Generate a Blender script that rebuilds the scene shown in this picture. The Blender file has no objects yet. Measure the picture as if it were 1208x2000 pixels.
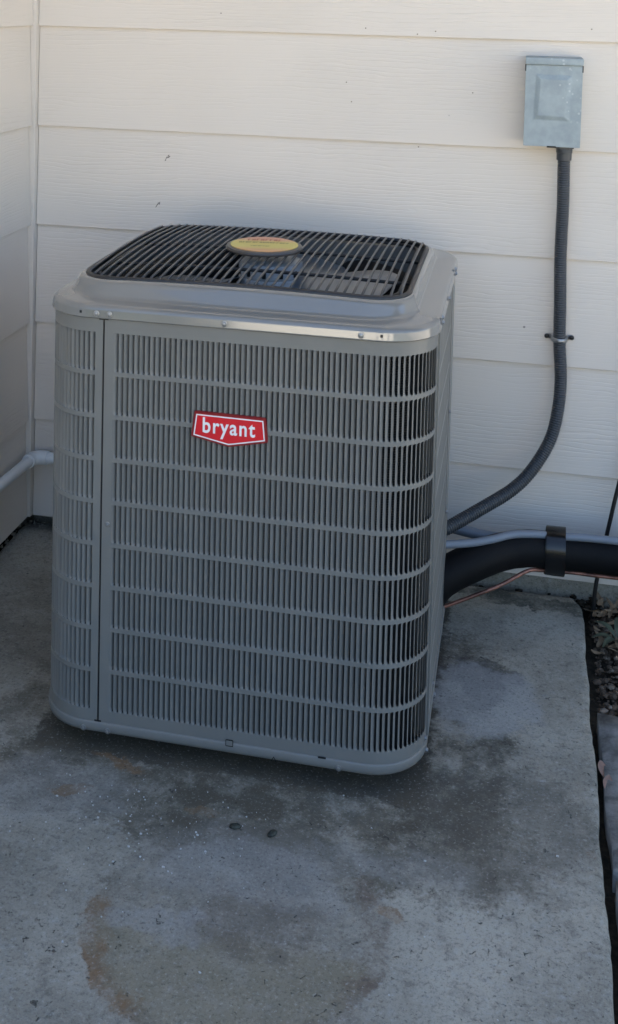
import bpy, bmesh, math, random
from mathutils import Vector, Matrix, noise as mnoise
R = math.radians
random.seed(7)
sc = bpy.context.scene
COL = sc.collection

# ------------------------------------------------------------------ camera
CAM = Vector((1.22742, -2.85262, 1.39777))
cr = Vector((0.97722047, 0.21095727, 0.02317713))
cu = Vector((-0.03434785, 0.04944287, 0.99818617))
cf = Vector((-0.20942868, 0.97624404, -0.05556252))
cd = bpy.data.cameras.new('camera'); camera = bpy.data.objects.new('camera', cd); COL.objects.link(camera)
M = Matrix.Identity(4)
for i in range(3):
    M[i][0] = cr[i]; M[i][1] = cu[i]; M[i][2] = -cf[i]; M[i][3] = CAM[i]
camera.matrix_world = M
cd.sensor_fit = 'VERTICAL'; cd.sensor_height = 36; cd.lens = 2315.906 / 2000 * 36
cd.shift_x = (604 - 526.186) / 2000
cd.shift_y = -(1000 - 127.057) / 2000
cd.clip_start = 0.05; cd.clip_end = 500
sc.camera = camera

# ------------------------------------------------------------------ light
SUN_EL, SUN_AZ = R(52), R(-3)          # azimuth measured from +y (behind the house) towards +x
sd = Vector((math.sin(SUN_AZ) * math.cos(SUN_EL), math.cos(SUN_AZ) * math.cos(SUN_EL), math.sin(SUN_EL)))
w = bpy.data.worlds.new('World'); sc.world = w; w.use_nodes = True
wn = w.node_tree; wn.nodes.clear()
sky = wn.nodes.new('ShaderNodeTexSky'); sky.sky_type = 'NISHITA'; sky.sun_disc = False
sky.sun_elevation = SUN_EL; sky.sun_rotation = SUN_AZ
sky.air_density = 1.0; sky.dust_density = 1.5; sky.ozone_density = 1.0
bg = wn.nodes.new('ShaderNodeBackground'); bg.inputs[1].default_value = 0.07
wo = wn.nodes.new('ShaderNodeOutputWorld')
wn.links.new(sky.outputs[0], bg.inputs[0]); wn.links.new(bg.outputs[0], wo.inputs[0])
sl = bpy.data.lights.new('sun', 'SUN'); sl.energy = 5.0; sl.angle = R(0.5); sl.color = (1.0, 0.94, 0.83)
so = bpy.data.objects.new('sun', sl); COL.objects.link(so)
so.rotation_euler = sd.to_track_quat('Z', 'Y').to_euler(); so.location = (0, 0, 8)
sc.view_settings.view_transform = 'Standard'; sc.view_settings.look = 'None'
sc.view_settings.exposure = 2.82; sc.view_settings.gamma = 1; sc.view_settings.use_curve_mapping = False
sc.cycles.max_bounces = 8; sc.cycles.diffuse_bounces = 5

# ------------------------------------------------------------------ material helpers
class NT:
    def __init__(s, name):
        s.m = bpy.data.materials.new(name); s.m.use_nodes = True
        s.t = s.m.node_tree; s.t.nodes.clear()
        s.out = s.n('ShaderNodeOutputMaterial'); s.b = s.n('ShaderNodeBsdfPrincipled')
        s.t.links.new(s.b.outputs[0], s.out.inputs[0])
    def n(s, typ, **kw):
        nd = s.t.nodes.new(typ)
        for k, v in kw.items(): setattr(nd, k, v)
        return nd
    def put(s, sock, v):
        if hasattr(v, 'default_value') and hasattr(v, 'links'): s.t.links.new(v, sock)
        else:
            if sock.type == 'RGBA' and not isinstance(v, (int, float)) and len(v) == 3: v = (*v, 1)
            sock.default_value = v
    def coord(s, which='Object'): return s.n('ShaderNodeTexCoord').outputs[which]
    def mapping(s, v, scale=(1, 1, 1), loc=(0, 0, 0), rot=(0, 0, 0)):
        m = s.n('ShaderNodeMapping'); s.put(m.inputs[0], v); s.put(m.inputs[1], loc); s.put(m.inputs[2], rot); s.put(m.inputs[3], scale)
        return m.outputs[0]
    def noise(s, v, scale, detail=3, rough=.55, dist=0, color=False):
        m = s.n('ShaderNodeTexNoise'); s.put(m.inputs['Vector'], v); s.put(m.inputs['Scale'], scale); s.put(m.inputs['Detail'], detail)
        s.put(m.inputs['Roughness'], rough); s.put(m.inputs['Distortion'], dist)
        return m.outputs[1 if color else 0]
    def voro(s, v, scale, feature='F1', rand=1):
        m = s.n('ShaderNodeTexVoronoi', feature=feature); s.put(m.inputs['Vector'], v); s.put(m.inputs['Scale'], scale); s.put(m.inputs['Randomness'], rand)
        return m.outputs[0]
    def math(s, op, a, b=0.0, c=0.0, clamp=False):
        m = s.n('ShaderNodeMath', operation=op, use_clamp=clamp); s.put(m.inputs[0], a); s.put(m.inputs[1], b); s.put(m.inputs[2], c); return m.outputs[0]
    def vmath(s, op, a, b=(0, 0, 0), out=0):
        m = s.n('ShaderNodeVectorMath', operation=op); s.put(m.inputs[0], a); s.put(m.inputs[1], b); return m.outputs[out]
    def step(s, v, lo, hi, o0=0.0, o1=1.0):
        m = s.n('ShaderNodeMapRange', interpolation_type='SMOOTHSTEP'); s.put(m.inputs[0], v); s.put(m.inputs[1], lo); s.put(m.inputs[2], hi); s.put(m.inputs[3], o0); s.put(m.inputs[4], o1)
        return m.outputs[0]
    def mix(s, f, a, b, mode='MIX'):
        m = s.n('ShaderNodeMix', data_type='RGBA', blend_type=mode, clamp_factor=True); s.put(m.inputs[0], f); s.put(m.inputs[6], a); s.put(m.inputs[7], b); return m.outputs[2]
    def bump(s, h, strength=.3, dist=.002, normal=None):
        m = s.n('ShaderNodeBump'); s.put(m.inputs['Strength'], strength); s.put(m.inputs['Distance'], dist); s.put(m.inputs['Height'], h)
        if normal is not None: s.put(m.inputs['Normal'], normal)
        return m.outputs[0]
    def set(s, **kw):
        names = dict(col='Base Color', rough='Roughness', metal='Metallic', normal='Normal', spec='Specular IOR Level', coat='Coat Weight', coat_rough='Coat Roughness')
        for k, v in kw.items(): s.put(s.b.inputs[names[k]], v)
        return s.m

def paint(name, col, rough, var=.06, bump=.04, dirt=0.0, spec=.5):
    t = NT(name); c = t.coord()
    n1 = t.noise(c, 6, 4); n2 = t.noise(c, 160, 2)
    base = t.mix(t.step(n1, .3, .7), [x * (1 - var) for x in col], [x * (1 + var) for x in col])
    if dirt:
        n3 = t.noise(c, 14, 6, .7)
        base = t.mix(t.step(n3, .55, .8, 0, dirt), base, (.13, .11, .085))
    return t.set(col=base, rough=t.step(n1, .2, .8, rough * .85, rough * 1.15), normal=t.bump(n2, bump, .0006), spec=spec)

M_panel = paint('panel_paint', (.182, .181, .168), .38, .04, .05, .12)
M_slat = paint('slat_paint', (.168, .167, .156), .40, .04, .05, .15)
def vary(m, amt):
    t = m.node_tree; b = [n for n in t.nodes if n.type == 'BSDF_PRINCIPLED'][0]; src = b.inputs['Base Color'].links[0].from_socket
    a = t.nodes.new('ShaderNodeObjectInfo'); g_ = t.nodes.new('ShaderNodeNewGeometry'); ad = t.nodes.new('ShaderNodeMath'); ad.operation = 'ADD'
    fr = t.nodes.new('ShaderNodeMath'); fr.operation = 'FRACT'; hs = t.nodes.new('ShaderNodeHueSaturation'); mr = t.nodes.new('ShaderNodeMapRange')
    t.links.new(a.outputs['Random'], ad.inputs[0]); t.links.new(g_.outputs['Random Per Island'], ad.inputs[1]); t.links.new(ad.outputs[0], fr.inputs[0]); t.links.new(fr.outputs[0], mr.inputs[0])
    mr.inputs[3].default_value = 1 - amt; mr.inputs[4].default_value = 1 + amt
    t.links.new(mr.outputs[0], hs.inputs['Value']); t.links.new(src, hs.inputs['Color']); t.links.new(hs.outputs[0], b.inputs['Base Color'])
vary(M_slat, .10)
M_cap = paint('cap_paint', (.185, .184, .172), .17, .03, .02, .08, .6)
for n_ in M_cap.node_tree.nodes:
    if n_.type == 'BSDF_PRINCIPLED': n_.inputs['Coat Weight'].default_value = .6; n_.inputs['Coat Roughness'].default_value = .06; n_.inputs['Coat IOR'].default_value = 1.55
M_bar = paint('bar_wire', (.065, .065, .065), .36, .1, .05)
M_black = paint('black_wire', (.022, .022, .023), .42, .2, .05)
M_zinc = NT('zinc').set(col=(.34, .345, .35), metal=.85, rough=.42)
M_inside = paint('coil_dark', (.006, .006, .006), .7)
M_fan = NT('fan_metal').set(col=(.27, .29, .32), metal=.75, rough=.3)
M_motor = paint('motor_shell', (.52, .54, .56), .32, .08, .05, .15)
M_red = paint('badge_red', (.66, .014, .024), .3, .02, 0)
M_redd = paint('badge_dark_red', (.23, .008, .012), .35, .02, 0)
M_white = paint('badge_white', (.82, .8, .8), .35, .01, 0)
M_rim = paint('disc_rim', (.05, .045, .043), .3, .1, .03)
M_tape = paint('black_tape', (.004, .004, .0045), .24, .1, .1)
M_pvc = paint('white_pvc', (.78, .79, .78), .35, .05, .05, .2)
M_tube = paint('white_tube', (.19, .215, .25), .38, .05, .03, .12)
M_cable = paint('black_cable', (.012, .012, .012), .45)
M_trim = paint('trim_paint', (.675, .615, .545), .55, .03, .2, .08)

def mk_copper():
    t = NT('copper'); c = t.coord(); n = t.noise(c, 40, 4)
    return t.set(col=t.mix(t.step(n, .35, .7), (.36, .165, .115), (.13, .065, .048)), metal=.6, rough=.42)
M_copper = mk_copper()

def mk_foam():
    t = NT('foam_rubber'); c = t.coord(); n = t.noise(c, 220, 3); n2 = t.noise(c, 9, 3)
    return t.set(col=t.mix(n2, (.0030, .0032, .0036), (.006, .0062, .007)), rough=.62, normal=t.bump(n, .2, .001), spec=.18)
M_foam = mk_foam()

def mk_conduit():
    t = NT('conduit_grey'); c = t.coord(); n = t.noise(c, 30, 4)
    return t.set(col=t.mix(n, (.028, .032, .037), (.05, .055, .062)), rough=.42)
M_conduit = mk_conduit()

def mk_box():
    t = NT('box_enamel'); c = t.coord()
    n = t.noise(c, 22, 5, .65); n2 = t.noise(c, 70, 3, .6)
    sp = t.voro(c, 75); sp = t.step(t.math('ADD', sp, t.math('MULTIPLY', n2, .35)), .30, .40, 1, 0)
    where = t.step(t.noise(c, 13, 2), .45, .6)
    base = t.mix(t.step(n, .3, .75), (.25, .30, .32), (.345, .40, .415))
    base = t.mix(t.math('MULTIPLY', t.math('MULTIPLY', sp, where), .55), base, (.55, .58, .58))
    return t.set(col=base, rough=.5, normal=t.bump(n2, .08, .001))
M_box = mk_box()

def mk_siding():
    t = NT('fibre_cement_siding'); c = t.coord(); 
    rnd = t.n('ShaderNodeObjectInfo').outputs['Random']
    off = t.n('ShaderNodeCombineXYZ'); t.put(off.inputs[0], t.math('MULTIPLY', rnd, 37.0)); t.put(off.inputs[2], t.math('MULTIPLY', rnd, 11.0))
    v = t.vmath('ADD', c, off.outputs[0])
    warp = t.noise(t.mapping(v, (1.5, 1.5, 7)), 1.0, 4, .6)
    sz = t.n('ShaderNodeSeparateXYZ'); t.put(sz.inputs[0], v)
    fine = t.noise(t.mapping(v, (3, 3, 90)), 1.0, 3)
    phs = t.math('ADD', t.math('MULTIPLY', sz.outputs[2], 640.0), t.math('ADD', t.math('MULTIPLY', warp, 46.0), t.math('MULTIPLY', fine, 5.0)))
    sn = t.math('SINE', phs)
    ridge = t.step(sn, .55, 1.0, 0, -1)
    g2 = t.noise(t.mapping(v, (9, 9, 300)), 1.0, 3)
    patch = t.step(t.noise(t.mapping(v, (1.4, 1.4, 6)), 1.1, 3), .38, .60)
    h = t.math('ADD', t.math('MULTIPLY', ridge, t.math('ADD', t.math('MULTIPLY', patch, .9), .06)), t.math('MULTIPLY', g2, .30))
    big = t.noise(v, 2.3, 3)
    col = t.mix(t.step(big, .3, .7), (.69, .625, .55), (.715, .65, .575))
    # chips and insect specks in the paint (flat wear)
    sp = t.voro(v, 7.0)
    spk = t.step(t.math('ADD', sp, t.math('MULTIPLY', t.noise(c, 120, 2), .03)), .028, .04, 1, 0)
    col = t.mix(t.math('MULTIPLY', spk, .75), col, (.16, .13, .11))
    return t.set(col=col, rough=.55, normal=t.bump(h, .45, .0012), spec=.35)
M_siding = mk_siding()

def mk_concrete(name, slab=True):
    t = NT(name); c = t.coord()
    wn_ = t.noise(c, 7, 5, .65, 0, True)
    warp = t.vmath('SUBTRACT', wn_, (.5, .5, .5))
    cw = t.vmath('ADD', c, t.mapping(warp, (.22, .22, 0)))
    cw2 = t.vmath('ADD', c, t.mapping(t.vmath('SUBTRACT', t.noise(c, 28, 4, .6, 0, True), (.5, .5, .5)), (.06, .06, 0)))
    n1 = t.noise(c, 3.2, 6, .62); n2 = t.noise(c, 24, 5, .7); n3 = t.noise(c, 170, 3, .7); n4 = t.noise(c, 420, 2, .6)
    col = t.mix(t.step(n1, .3, .7), (.225, .211, .172), (.41, .382, .315))
    n5 = t.noise(c, 70, 4, .75)
    col = t.mix(t.step(n2, .5, .72, 0, .6), col, (.13, .122, .105))
    col = t.mix(t.step(n2, .25, .45, .6, 0), col, (.37, .37, .35))
    col = t.mix(t.step(n5, .52, .72, 0, .65), col, (.11, .105, .092))
    col = t.mix(t.step(n5, .28, .46, .5, 0), col, (.40, .40, .38))
    def ell(cx, cy, rx, ry, soft=.45, rot=0, warped=cw):
        v = t.mapping(warped, (1, 1, 0), (0, 0, 0))
        d = t.vmath('SUBTRACT', v, (cx, cy, 0))
        if rot: d = t.mapping(d, (1, 1, 1), (0, 0, 0), (0, 0, R(rot)))
        d = t.mapping(d, (1 / rx, 1 / ry, 0))
        return t.step(t.vmath('LENGTH', d, out=1), 1 - soft, 1 + soft, 1, 0)
    if slab:
        grit = t.math('ADD', t.math('MULTIPLY', n2, .45), t.math('ADD', t.math('MULTIPLY', n5, .35), t.math('MULTIPLY', n3, .2)))
        def stain(mask, colr, amt, brk=None):
            nonlocal col
            f = t.math('ADD', mask, t.math('MULTIPLY', t.math('SUBTRACT', grit, .5), 1.5))
            f = t.math('MULTIPLY', t.math('MULTIPLY', t.step(f, .28, .78), t.step(mask, 0, .12)), amt)
            if brk is not None: f = t.math('MULTIPLY', f, brk)
            col = t.mix(f, col, colr)
        brk = t.step(t.noise(c, 15, 6, .75), .36, .58, .3, 1); brk2 = t.step(t.noise(c, 11, 6, .75), .38, .6, .15, 1)
        brown = (.095, .082, .058); rust = (.21, .125, .062); tan = (.225, .198, .135)
        # damp, mouldy dirt around the unit's foot; footprint box also paints its contact shadow
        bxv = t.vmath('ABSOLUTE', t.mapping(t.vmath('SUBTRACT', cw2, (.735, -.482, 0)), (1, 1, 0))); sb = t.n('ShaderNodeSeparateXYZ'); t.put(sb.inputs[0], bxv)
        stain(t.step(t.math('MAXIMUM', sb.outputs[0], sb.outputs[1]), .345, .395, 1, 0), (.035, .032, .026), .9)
        stain(ell(.62, -.90, .30, .13), brown, .75, brk)
        stain(ell(.95, -.92, .34, .17), brown, .85, brk)
        stain(ell(1.12, -.62, .13, .36), (.066, .058, .043), .85, brk2)
        stain(ell(1.24, -.86, .15, .17), (.11, .10, .082), .5, brk2)
        stain(ell(1.13, -.42, .14, .05, .4, 8), (.045, .035, .03), .8, brk)
        stain(ell(.42, -.72, .16, .20), brown, .65, brk)
        stain(ell(.30, -.42, .22, .2), (.12, .10, .08), .4, brk2)
        stain(ell(1.25, -.06, .2, .035), (.05, .055, .045), .85, brk)
        # lighter worn patches
        stain(ell(1.2, -.50, .12, .10, .5), (.34, .35, .35), .6)
        stain(ell(1.10, -1.0, .10, .05, .8), (.33, .325, .30), .3)
        stain(ell(.98, -1.02, .08, .04, .8), (.33, .325, .30), .3)
        stain(ell(.45, -.96, .14, .09, .8), (.33, .325, .305), .35)
        stain(ell(.81, -1.04, .14, .07, .9), (.32, .315, .30), .3)
        # ring left by a round pot: tan disc, rusty left edge
        C = (.845, -1.17, 0)
        d = t.vmath('SUBTRACT', t.mapping(cw2, (1, 1, 0)), C); rad = t.vmath('LENGTH', d, out=1)
        sx = t.n('ShaderNodeSeparateXYZ'); t.put(sx.inputs[0], d)
        disc = t.step(rad, .205, .232, 1, 0)
        low = t.step(sx.outputs[1], .05, -.10, 0, 1)
        stain(disc, (.165, .148, .118), .6, brk2)
        stain(t.math('MULTIPLY', disc, low), tan, .7, t.step(n2, .28, .6, .5, 1))
        stain(ell(.87, -1.16, .10, .06), (.13, .11, .09), .6, brk)
        thin = t.math('MULTIPLY', t.step(rad, .196, .218), t.step(rad, .222, .240, 1, 0))
        stain(t.math('MULTIPLY', thin, t.step(sx.outputs[1], .09, -.06)), (.125, .098, .07), .5, brk2)
        stain(t.math('MULTIPLY', t.step(rad, .15, .20, 1, 0), t.step(sx.outputs[1], .0, .08)), (.33, .325, .305), .35)
        ringm = t.math('MULTIPLY', t.step(rad, .17, .215), t.step(rad, .222, .245, 1, 0))
        lft = t.step(sx.outputs[0], -.04, -.16, 0, 1); rgt = t.step(sx.outputs[0], .14, .2, 0, 1)
        stain(t.math('MULTIPLY', ringm, t.math('MULTIPLY', lft, t.step(sx.outputs[1], .03, -.03, 0, 1))), rust, .8, brk2)
        stain(t.math('MULTIPLY', ringm, rgt), (.14, .10, .075), .7, brk2)
        stain(ell(.735, -1.19, .075, .035, .7), (.31, .305, .29), .5)
        # rust runs
        stain(ell(.555, -.86, .055, .014, .6, 20, cw2), rust, .8, brk)
        stain(ell(.49, -.95, .035, .013, .6, -20, cw2), rust, .6, brk)
        stain(ell(.73, -.95, .03, .012, .6, 0, cw2), rust, .6, brk)
        stain(ell(1.07, -1.10, .025, .012, .6, 30, cw2), rust, .7, brk)
        rs = t.step(t.voro(cw2, 6.5), .035, .10, .5, 0)
        stain(rs, (.20, .13, .09), .8)
    # aggregate, pits, pale specks
    col = t.mix(t.step(n3, .53, .70, 0, .6), col, (.09, .086, .075))
    col = t.mix(t.step(n3, .28, .45, .5, 0), col, (.44, .43, .40))
    col = t.mix(t.step(n4, .55, .75, 0, .4), col, (.07, .068, .06))
    pits = t.math('MULTIPLY', t.step(t.voro(cw2, 62), .07, .15, 1, 0), t.step(n2, .40, .52))
    pits2 = t.math('MULTIPLY', t.step(t.voro(t.vmath('ADD', cw2, (5.3, 2.2, 0)), 120), .08, .18, 1, 0), t.step(n5, .45, .6)); pits = t.math('MAXIMUM', pits, t.math('MULTIPLY', pits2, .8))
    col = t.mix(t.math('MULTIPLY', pits, .8), col, (.035, .035, .033))
    fl = t.math('MULTIPLY', t.step(t.voro(t.vmath('ADD', c, (3.1, 1.7, 0)), 85), .04, .09, 1, 0), t.math('MULTIPLY', t.step(n1, .45, .6), t.step(t.noise(c, 9, 3), .5, .6)))
    col = t.mix(t.math('MULTIPLY', fl, .28), col, (.62, .60, .55))
    h = t.math('ADD', t.math('ADD', t.math('MULTIPLY', n2, .9), t.math('MULTIPLY', n3, .5)), t.math('MULTIPLY', pits, -.8))
    h = t.math('ADD', h, t.math('MULTIPLY', n4, .2))
    return t.set(col=col, rough=t.step(n2, .3, .7, .95, .7), normal=t.bump(h, .8, .0035), spec=.3)
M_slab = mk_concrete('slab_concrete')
M_conc = mk_concrete('plain_concrete', False)

def simple_noise(name, a, b, scale, rough=.85, bump=.4, dist=.004, detail=5):
    t = NT(name); c = t.coord(); n = t.noise(c, scale, detail, .65)
    return t.set(col=t.mix(t.step(n, .3, .7), a, b), rough=rough, normal=t.bump(n, bump, dist), spec=.25)
M_soil = simple_noise('soil', (.028, .022, .016), (.06, .048, .035), 30)
M_lawn = simple_noise('sandy_yard', (.34, .31, .26), (.44, .40, .345), 3)
M_paver = simple_noise('paver_stone', (.12, .12, .117), (.30, .30, .29), 26, .85, .9, .006)
M_dirt = simple_noise('dark_debris', (.010, .009, .007), (.04, .032, .022), 60)
M_roof = simple_noise('roof_shingle', (.06, .055, .05), (.12, .11, .10), 20)
M_flake = simple_noise('flake', (.42, .42, .41), (.62, .62, .6), 40, .6, 0)
M_husk = simple_noise('husk', (.02, .02, .016), (.07, .075, .06), 90, .6)
M_leaf = simple_noise('dry_leaf', (.19, .13, .08), (.34, .26, .17), 25, .7, .3)
M_leafp = simple_noise('pink_leaf', (.22, .14, .11), (.30, .20, .16), 40, .7, .2)
M_leafg = simple_noise('green_leaf', (.05, .062, .038), (.10, .11, .07), 25, .5, .2)
def mk_gravel():
    t = NT('gravel'); c = t.coord(); r = t.n('ShaderNodeNewGeometry').outputs['Random Per Island']
    rp = t.n('ShaderNodeValToRGB'); t.put(rp.inputs[0], r)
    e = rp.color_ramp.elements; e[0].color = (.04, .027, .017, 1); e[1].color = (.22, .18, .14, 1); e[1].position = 1
    x = e.new(.75); x.color = (.08, .055, .036, 1)
    return t.set(col=rp.outputs[0], rough=.8)
M_gravel = mk_gravel()
def mk_disc():
    t = NT('disc_print'); c = t.coord()
    s = t.n('ShaderNodeSeparateXYZ'); t.put(s.inputs[0], c)
    d = t.vmath('LENGTH', t.mapping(c, (1, 1, 0), (0, 0, 0)), out=1)
    col = t.mix(t.step(s.outputs[1], .01, .055), (.62, .50, .08), (.66, .28, .16))
    col = t.mix(t.step(s.outputs[1], -.02, -.06), col, (.62, .30, .10))
    return t.set(col=col, rough=.3)
M_disc = mk_disc()

# ------------------------------------------------------------------ object helpers
def link(name, mesh, parent=None, mat=None):
    o = bpy.data.objects.new(name, mesh); COL.objects.link(o)
    if parent is not None: o.parent = parent
    if mat is not None and mesh is not None and not mesh.materials: mesh.materials.append(mat)
    return o
def thing(name, label, cat, group=None, loc=(0, 0, 0), kind=None):
    o = bpy.data.objects.new(name, None); COL.objects.link(o); o.empty_display_size = .05
    o.location = loc
    return tag(o, label, cat, group, kind)
def tag(o, label=None, cat=None, group=None, kind=None):
    if label: o['label'] = label
    if cat: o['category'] = cat
    if group: o['group'] = group
    if kind: o['kind'] = kind
    return o
def mesh_py(name, v, f, smooth=False, mat=None):
    m = bpy.data.meshes.new(name); m.from_pydata([tuple(x) for x in v], [], f); m.update()
    if smooth:
        m.polygons.foreach_set('use_smooth', [True] * len(m.polygons))
    if mat: m.materials.append(mat)
    return m
class MB:
    def __init__(s): s.v = []; s.f = []
    def add(s, v, f):
        o = len(s.v); s.v += [tuple(x) for x in v]; s.f += [tuple(i + o for i in q) for q in f]
    def box(s, a, b, bev=0.0, rot=None, piv=None):
        bm = bmesh.new(); bmesh.ops.create_cube(bm, size=1)
        for v in bm.verts:
            v.co = Vector([a[i] + (v.co[i] + .5) * (b[i] - a[i]) for i in range(3)])
        if bev: bmesh.ops.bevel(bm, geom=bm.edges[:], offset=bev, segments=2, affect='EDGES', profile=.6)
        if rot is not None: bmesh.ops.transform(bm, matrix=rot, verts=bm.verts, space=Matrix.Translation(-Vector(piv or (0, 0, 0))))
        bm.verts.index_update(); s.add([v.co.copy() for v in bm.verts], [[v.index for v in f.verts] for f in bm.faces]); bm.free()
    def tube(s, pts, rad, seg=12, cap=True, flat=1.0):
        pts = [Vector(p) for p in pts]; n = len(pts)
        rads = rad if isinstance(rad, (list, tuple)) else [rad] * n
        T = [((pts[min(i + 1, n - 1)] - pts[max(i - 1, 0)]).normalized()) for i in range(n)]
        ref = Vector((0, 0, 1)) if abs(T[0].z) < .9 else Vector((1, 0, 0))
        U = (ref - T[0] * ref.dot(T[0])).normalized(); vs = []
        for i in range(n):
            U = (U - T[i] * U.dot(T[i])).normalized(); W = T[i].cross(U)
            for k in range(seg):
                a = 2 * math.pi * k / seg; vs.append(pts[i] + (U * math.cos(a) * flat + W * math.sin(a)) * rads[i])
        fs = [(i * seg + k, i * seg + (k + 1) % seg, (i + 1) * seg + (k + 1) % seg, (i + 1) * seg + k) for i in range(n - 1) for k in range(seg)]
        if cap: fs += [tuple(reversed(range(seg))), tuple(range((n - 1) * seg, n * seg))]
        s.add(vs, fs)
    def lathe(s, prof, seg=24, c=(0, 0, 0), cap=True):
        vs = []; c = Vector(c)
        for r, z in prof:
            for k in range(seg):
                a = 2 * math.pi * k / seg; vs.append(c + Vector((r * math.cos(a), r * math.sin(a), z)))
        n = len(prof)
        fs = [(i * seg + k, i * seg + (k + 1) % seg, (i + 1) * seg + (k + 1) % seg, (i + 1) * seg + k) for i in range(n - 1) for k in range(seg)]
        if cap: fs += [tuple(reversed(range(seg))), tuple(range((n - 1) * seg, n * seg))]
        s.add(vs, fs)
    def mesh(s, name, mat=None, smooth=False, angle=None):
        m = mesh_py(name, s.v, s.f, smooth, mat)
        if angle is not None:
            bm = bmesh.new(); bm.from_mesh(m); bm.normal_update()
            for e in bm.edges:
                e.smooth = not (len(e.link_faces) == 2 and e.calc_face_angle(0) > R(angle))
            for f in bm.faces: f.smooth = True
            bm.to_mesh(m); bm.free()
        return m
    def obj(s, name, mat, parent=None, smooth=False, angle=None): return link(name, s.mesh(name, mat, smooth, angle), parent)
def catmull(pts, n=8):
    P = [Vector(p) for p in pts]; P = [P[0] * 2 - P[1]] + P + [P[-1] * 2 - P[-2]]; out = []
    for i in range(1, len(P) - 2):
        for k in range(n):
            t = k / n; a, b, c, d = P[i - 1:i + 3]
            out.append(.5 * ((2 * b) + (c - a) * t + (2 * a - 5 * b + 4 * c - d) * t * t + (3 * b - a - 3 * c + d) * t ** 3))
    out.append(P[-2]); return out

# ================================================================== SETTING
E_ = .257; Z5 = .28753; ZB = .0348
g = MB(); g.add([(-200, -200, -.075), (200, -200, -.075), (200, 200, -.075), (-200, 200, -.075)], [(0, 1, 2, 3)])
tag(g.obj('ground', M_lawn), kind='structure')
g = MB(); g.add([(1.36, -4.5, -.07), (3.2, -4.5, -.07), (3.2, .05, -.07), (1.36, .05, -.07)], [(0, 1, 2, 3)])
tag(g.obj('soil', M_soil), kind='structure')
g = MB(); g.add([(-.3, -1.7, -.05), (1.6, -1.7, -.05), (1.6, .08, -.05), (-.3, .08, -.05)], [(0, 1, 2, 3)])
tag(g.obj('joint_soil', M_dirt), kind='structure')

# concrete slab: ragged right edge and worn back edge
def slab():
    ys = [-.03 - i * .018 for i in range(80)] ; ys += [ys[-1] - .15 * i for i in range(1, 11)]
    nx = 40; vs = []; fs = []; rows = []
    for j, y in enumerate(ys):
        xr = 1.4064 + .0072 * y + (mnoise.noise((y * 9, 3.3, 0)) * .0045 + mnoise.noise((y * 40, 1.3, 0)) * .0022)
        if y > -.075: xr -= .016 * ((y + .075) / .045) ** 2
        xl = -.022 + mnoise.noise((y * 14, 9.3, 0)) * .006
        row = [(xl, y, -.1), (xl, y, -.012), (xl + .008, y, -.001)]
        for i in range(nx + 1): row.append((xl + .02 + (xr - .016 - xl - .02) * i / nx, y, 0))
        row += [(xr - .006, y, -.0008), (xr - .002, y, -.004), (xr, y, -.010), (xr - .003, y, -.1)]
        rows.append(row)
    # back lip
    def lip(row, dz, dy): return [(x, y + dy + .048 * max(0, min(1, (.85 - x) / .4)) + mnoise.noise((x * 17, 5, 0)) * .006, min(z, dz)) for x, y, z in row]
    rows = [lip(rows[0], -.1, .016), lip(rows[0], -.012, .014), lip(rows[0], -.002, .007)] + rows
    n = len(rows[0])
    for r_ in rows: vs += r_
    for j in range(len(rows) - 1):
        for i in range(n - 1):
            a = j * n + i; fs.append((a, a + n, a + n + 1, a + 1))
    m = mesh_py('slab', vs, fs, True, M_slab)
    return tag(link('concrete_slab', m), kind='structure')
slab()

# house: two siding walls that meet in the corner
def board_mesh(L, ext, flip=False):
    # profile in (out, up): butt face at out = 0, sloping back to the top
    P = [(.0105, 0), (.001, 0), (0, .0012), (.0092, E_ + .004), (.0170, E_ + .004)]
    vs = []; nseg = 24
    for i in range(nseg + 1):
        x = ext[0] + (ext[1] - ext[0]) * i / nseg
        w_ = mnoise.noise((x * 1.3, L, 0)) * .0012
        for o, u in P: vs.append((x, o + w_ * (1 - u / E_), u) if not flip else (-o - w_, x, u))
    n = len(P); fs = []
    for i in range(nseg):
        for k in range(n):
            a = i * n + k; b = i * n + (k + 1) % n; q = (a, b, b + n, a + n); fs.append(q if flip else q[::-1])
    fs.append(tuple(range(n))); fs.append(tuple(reversed(range(nseg * n, nseg * n + n))))
    return mesh_py('board', vs, fs, False, M_siding)
back = thing('siding_wall', 'cream lap siding back wall carrying the grey electrical box, conduit and pipes', 'wall')
left = thing('siding_wall', 'short return wall of cream lap siding at the left edge, behind the white drain pipe', 'wall')
bmesh_back = board_mesh(1, (.0085, 3.4)); bmesh_left = board_mesh(2, (-1.7, -.0165), True)
NB = 12
for wall, bmsh in ((back, bmesh_back), (left, bmesh_left)):
    for k in range(NB):
        o = link('board', bmsh, wall); o.location = (0, 0, Z5 + (k - 1) * E_)
    # the lowest board is cut: hide nothing, simply start it at the starter line
for wall, flip in ((back, False), (left, True)):
    o = [c for c in wall.children][0]
    o.location.z = ZB - .0047
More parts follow.
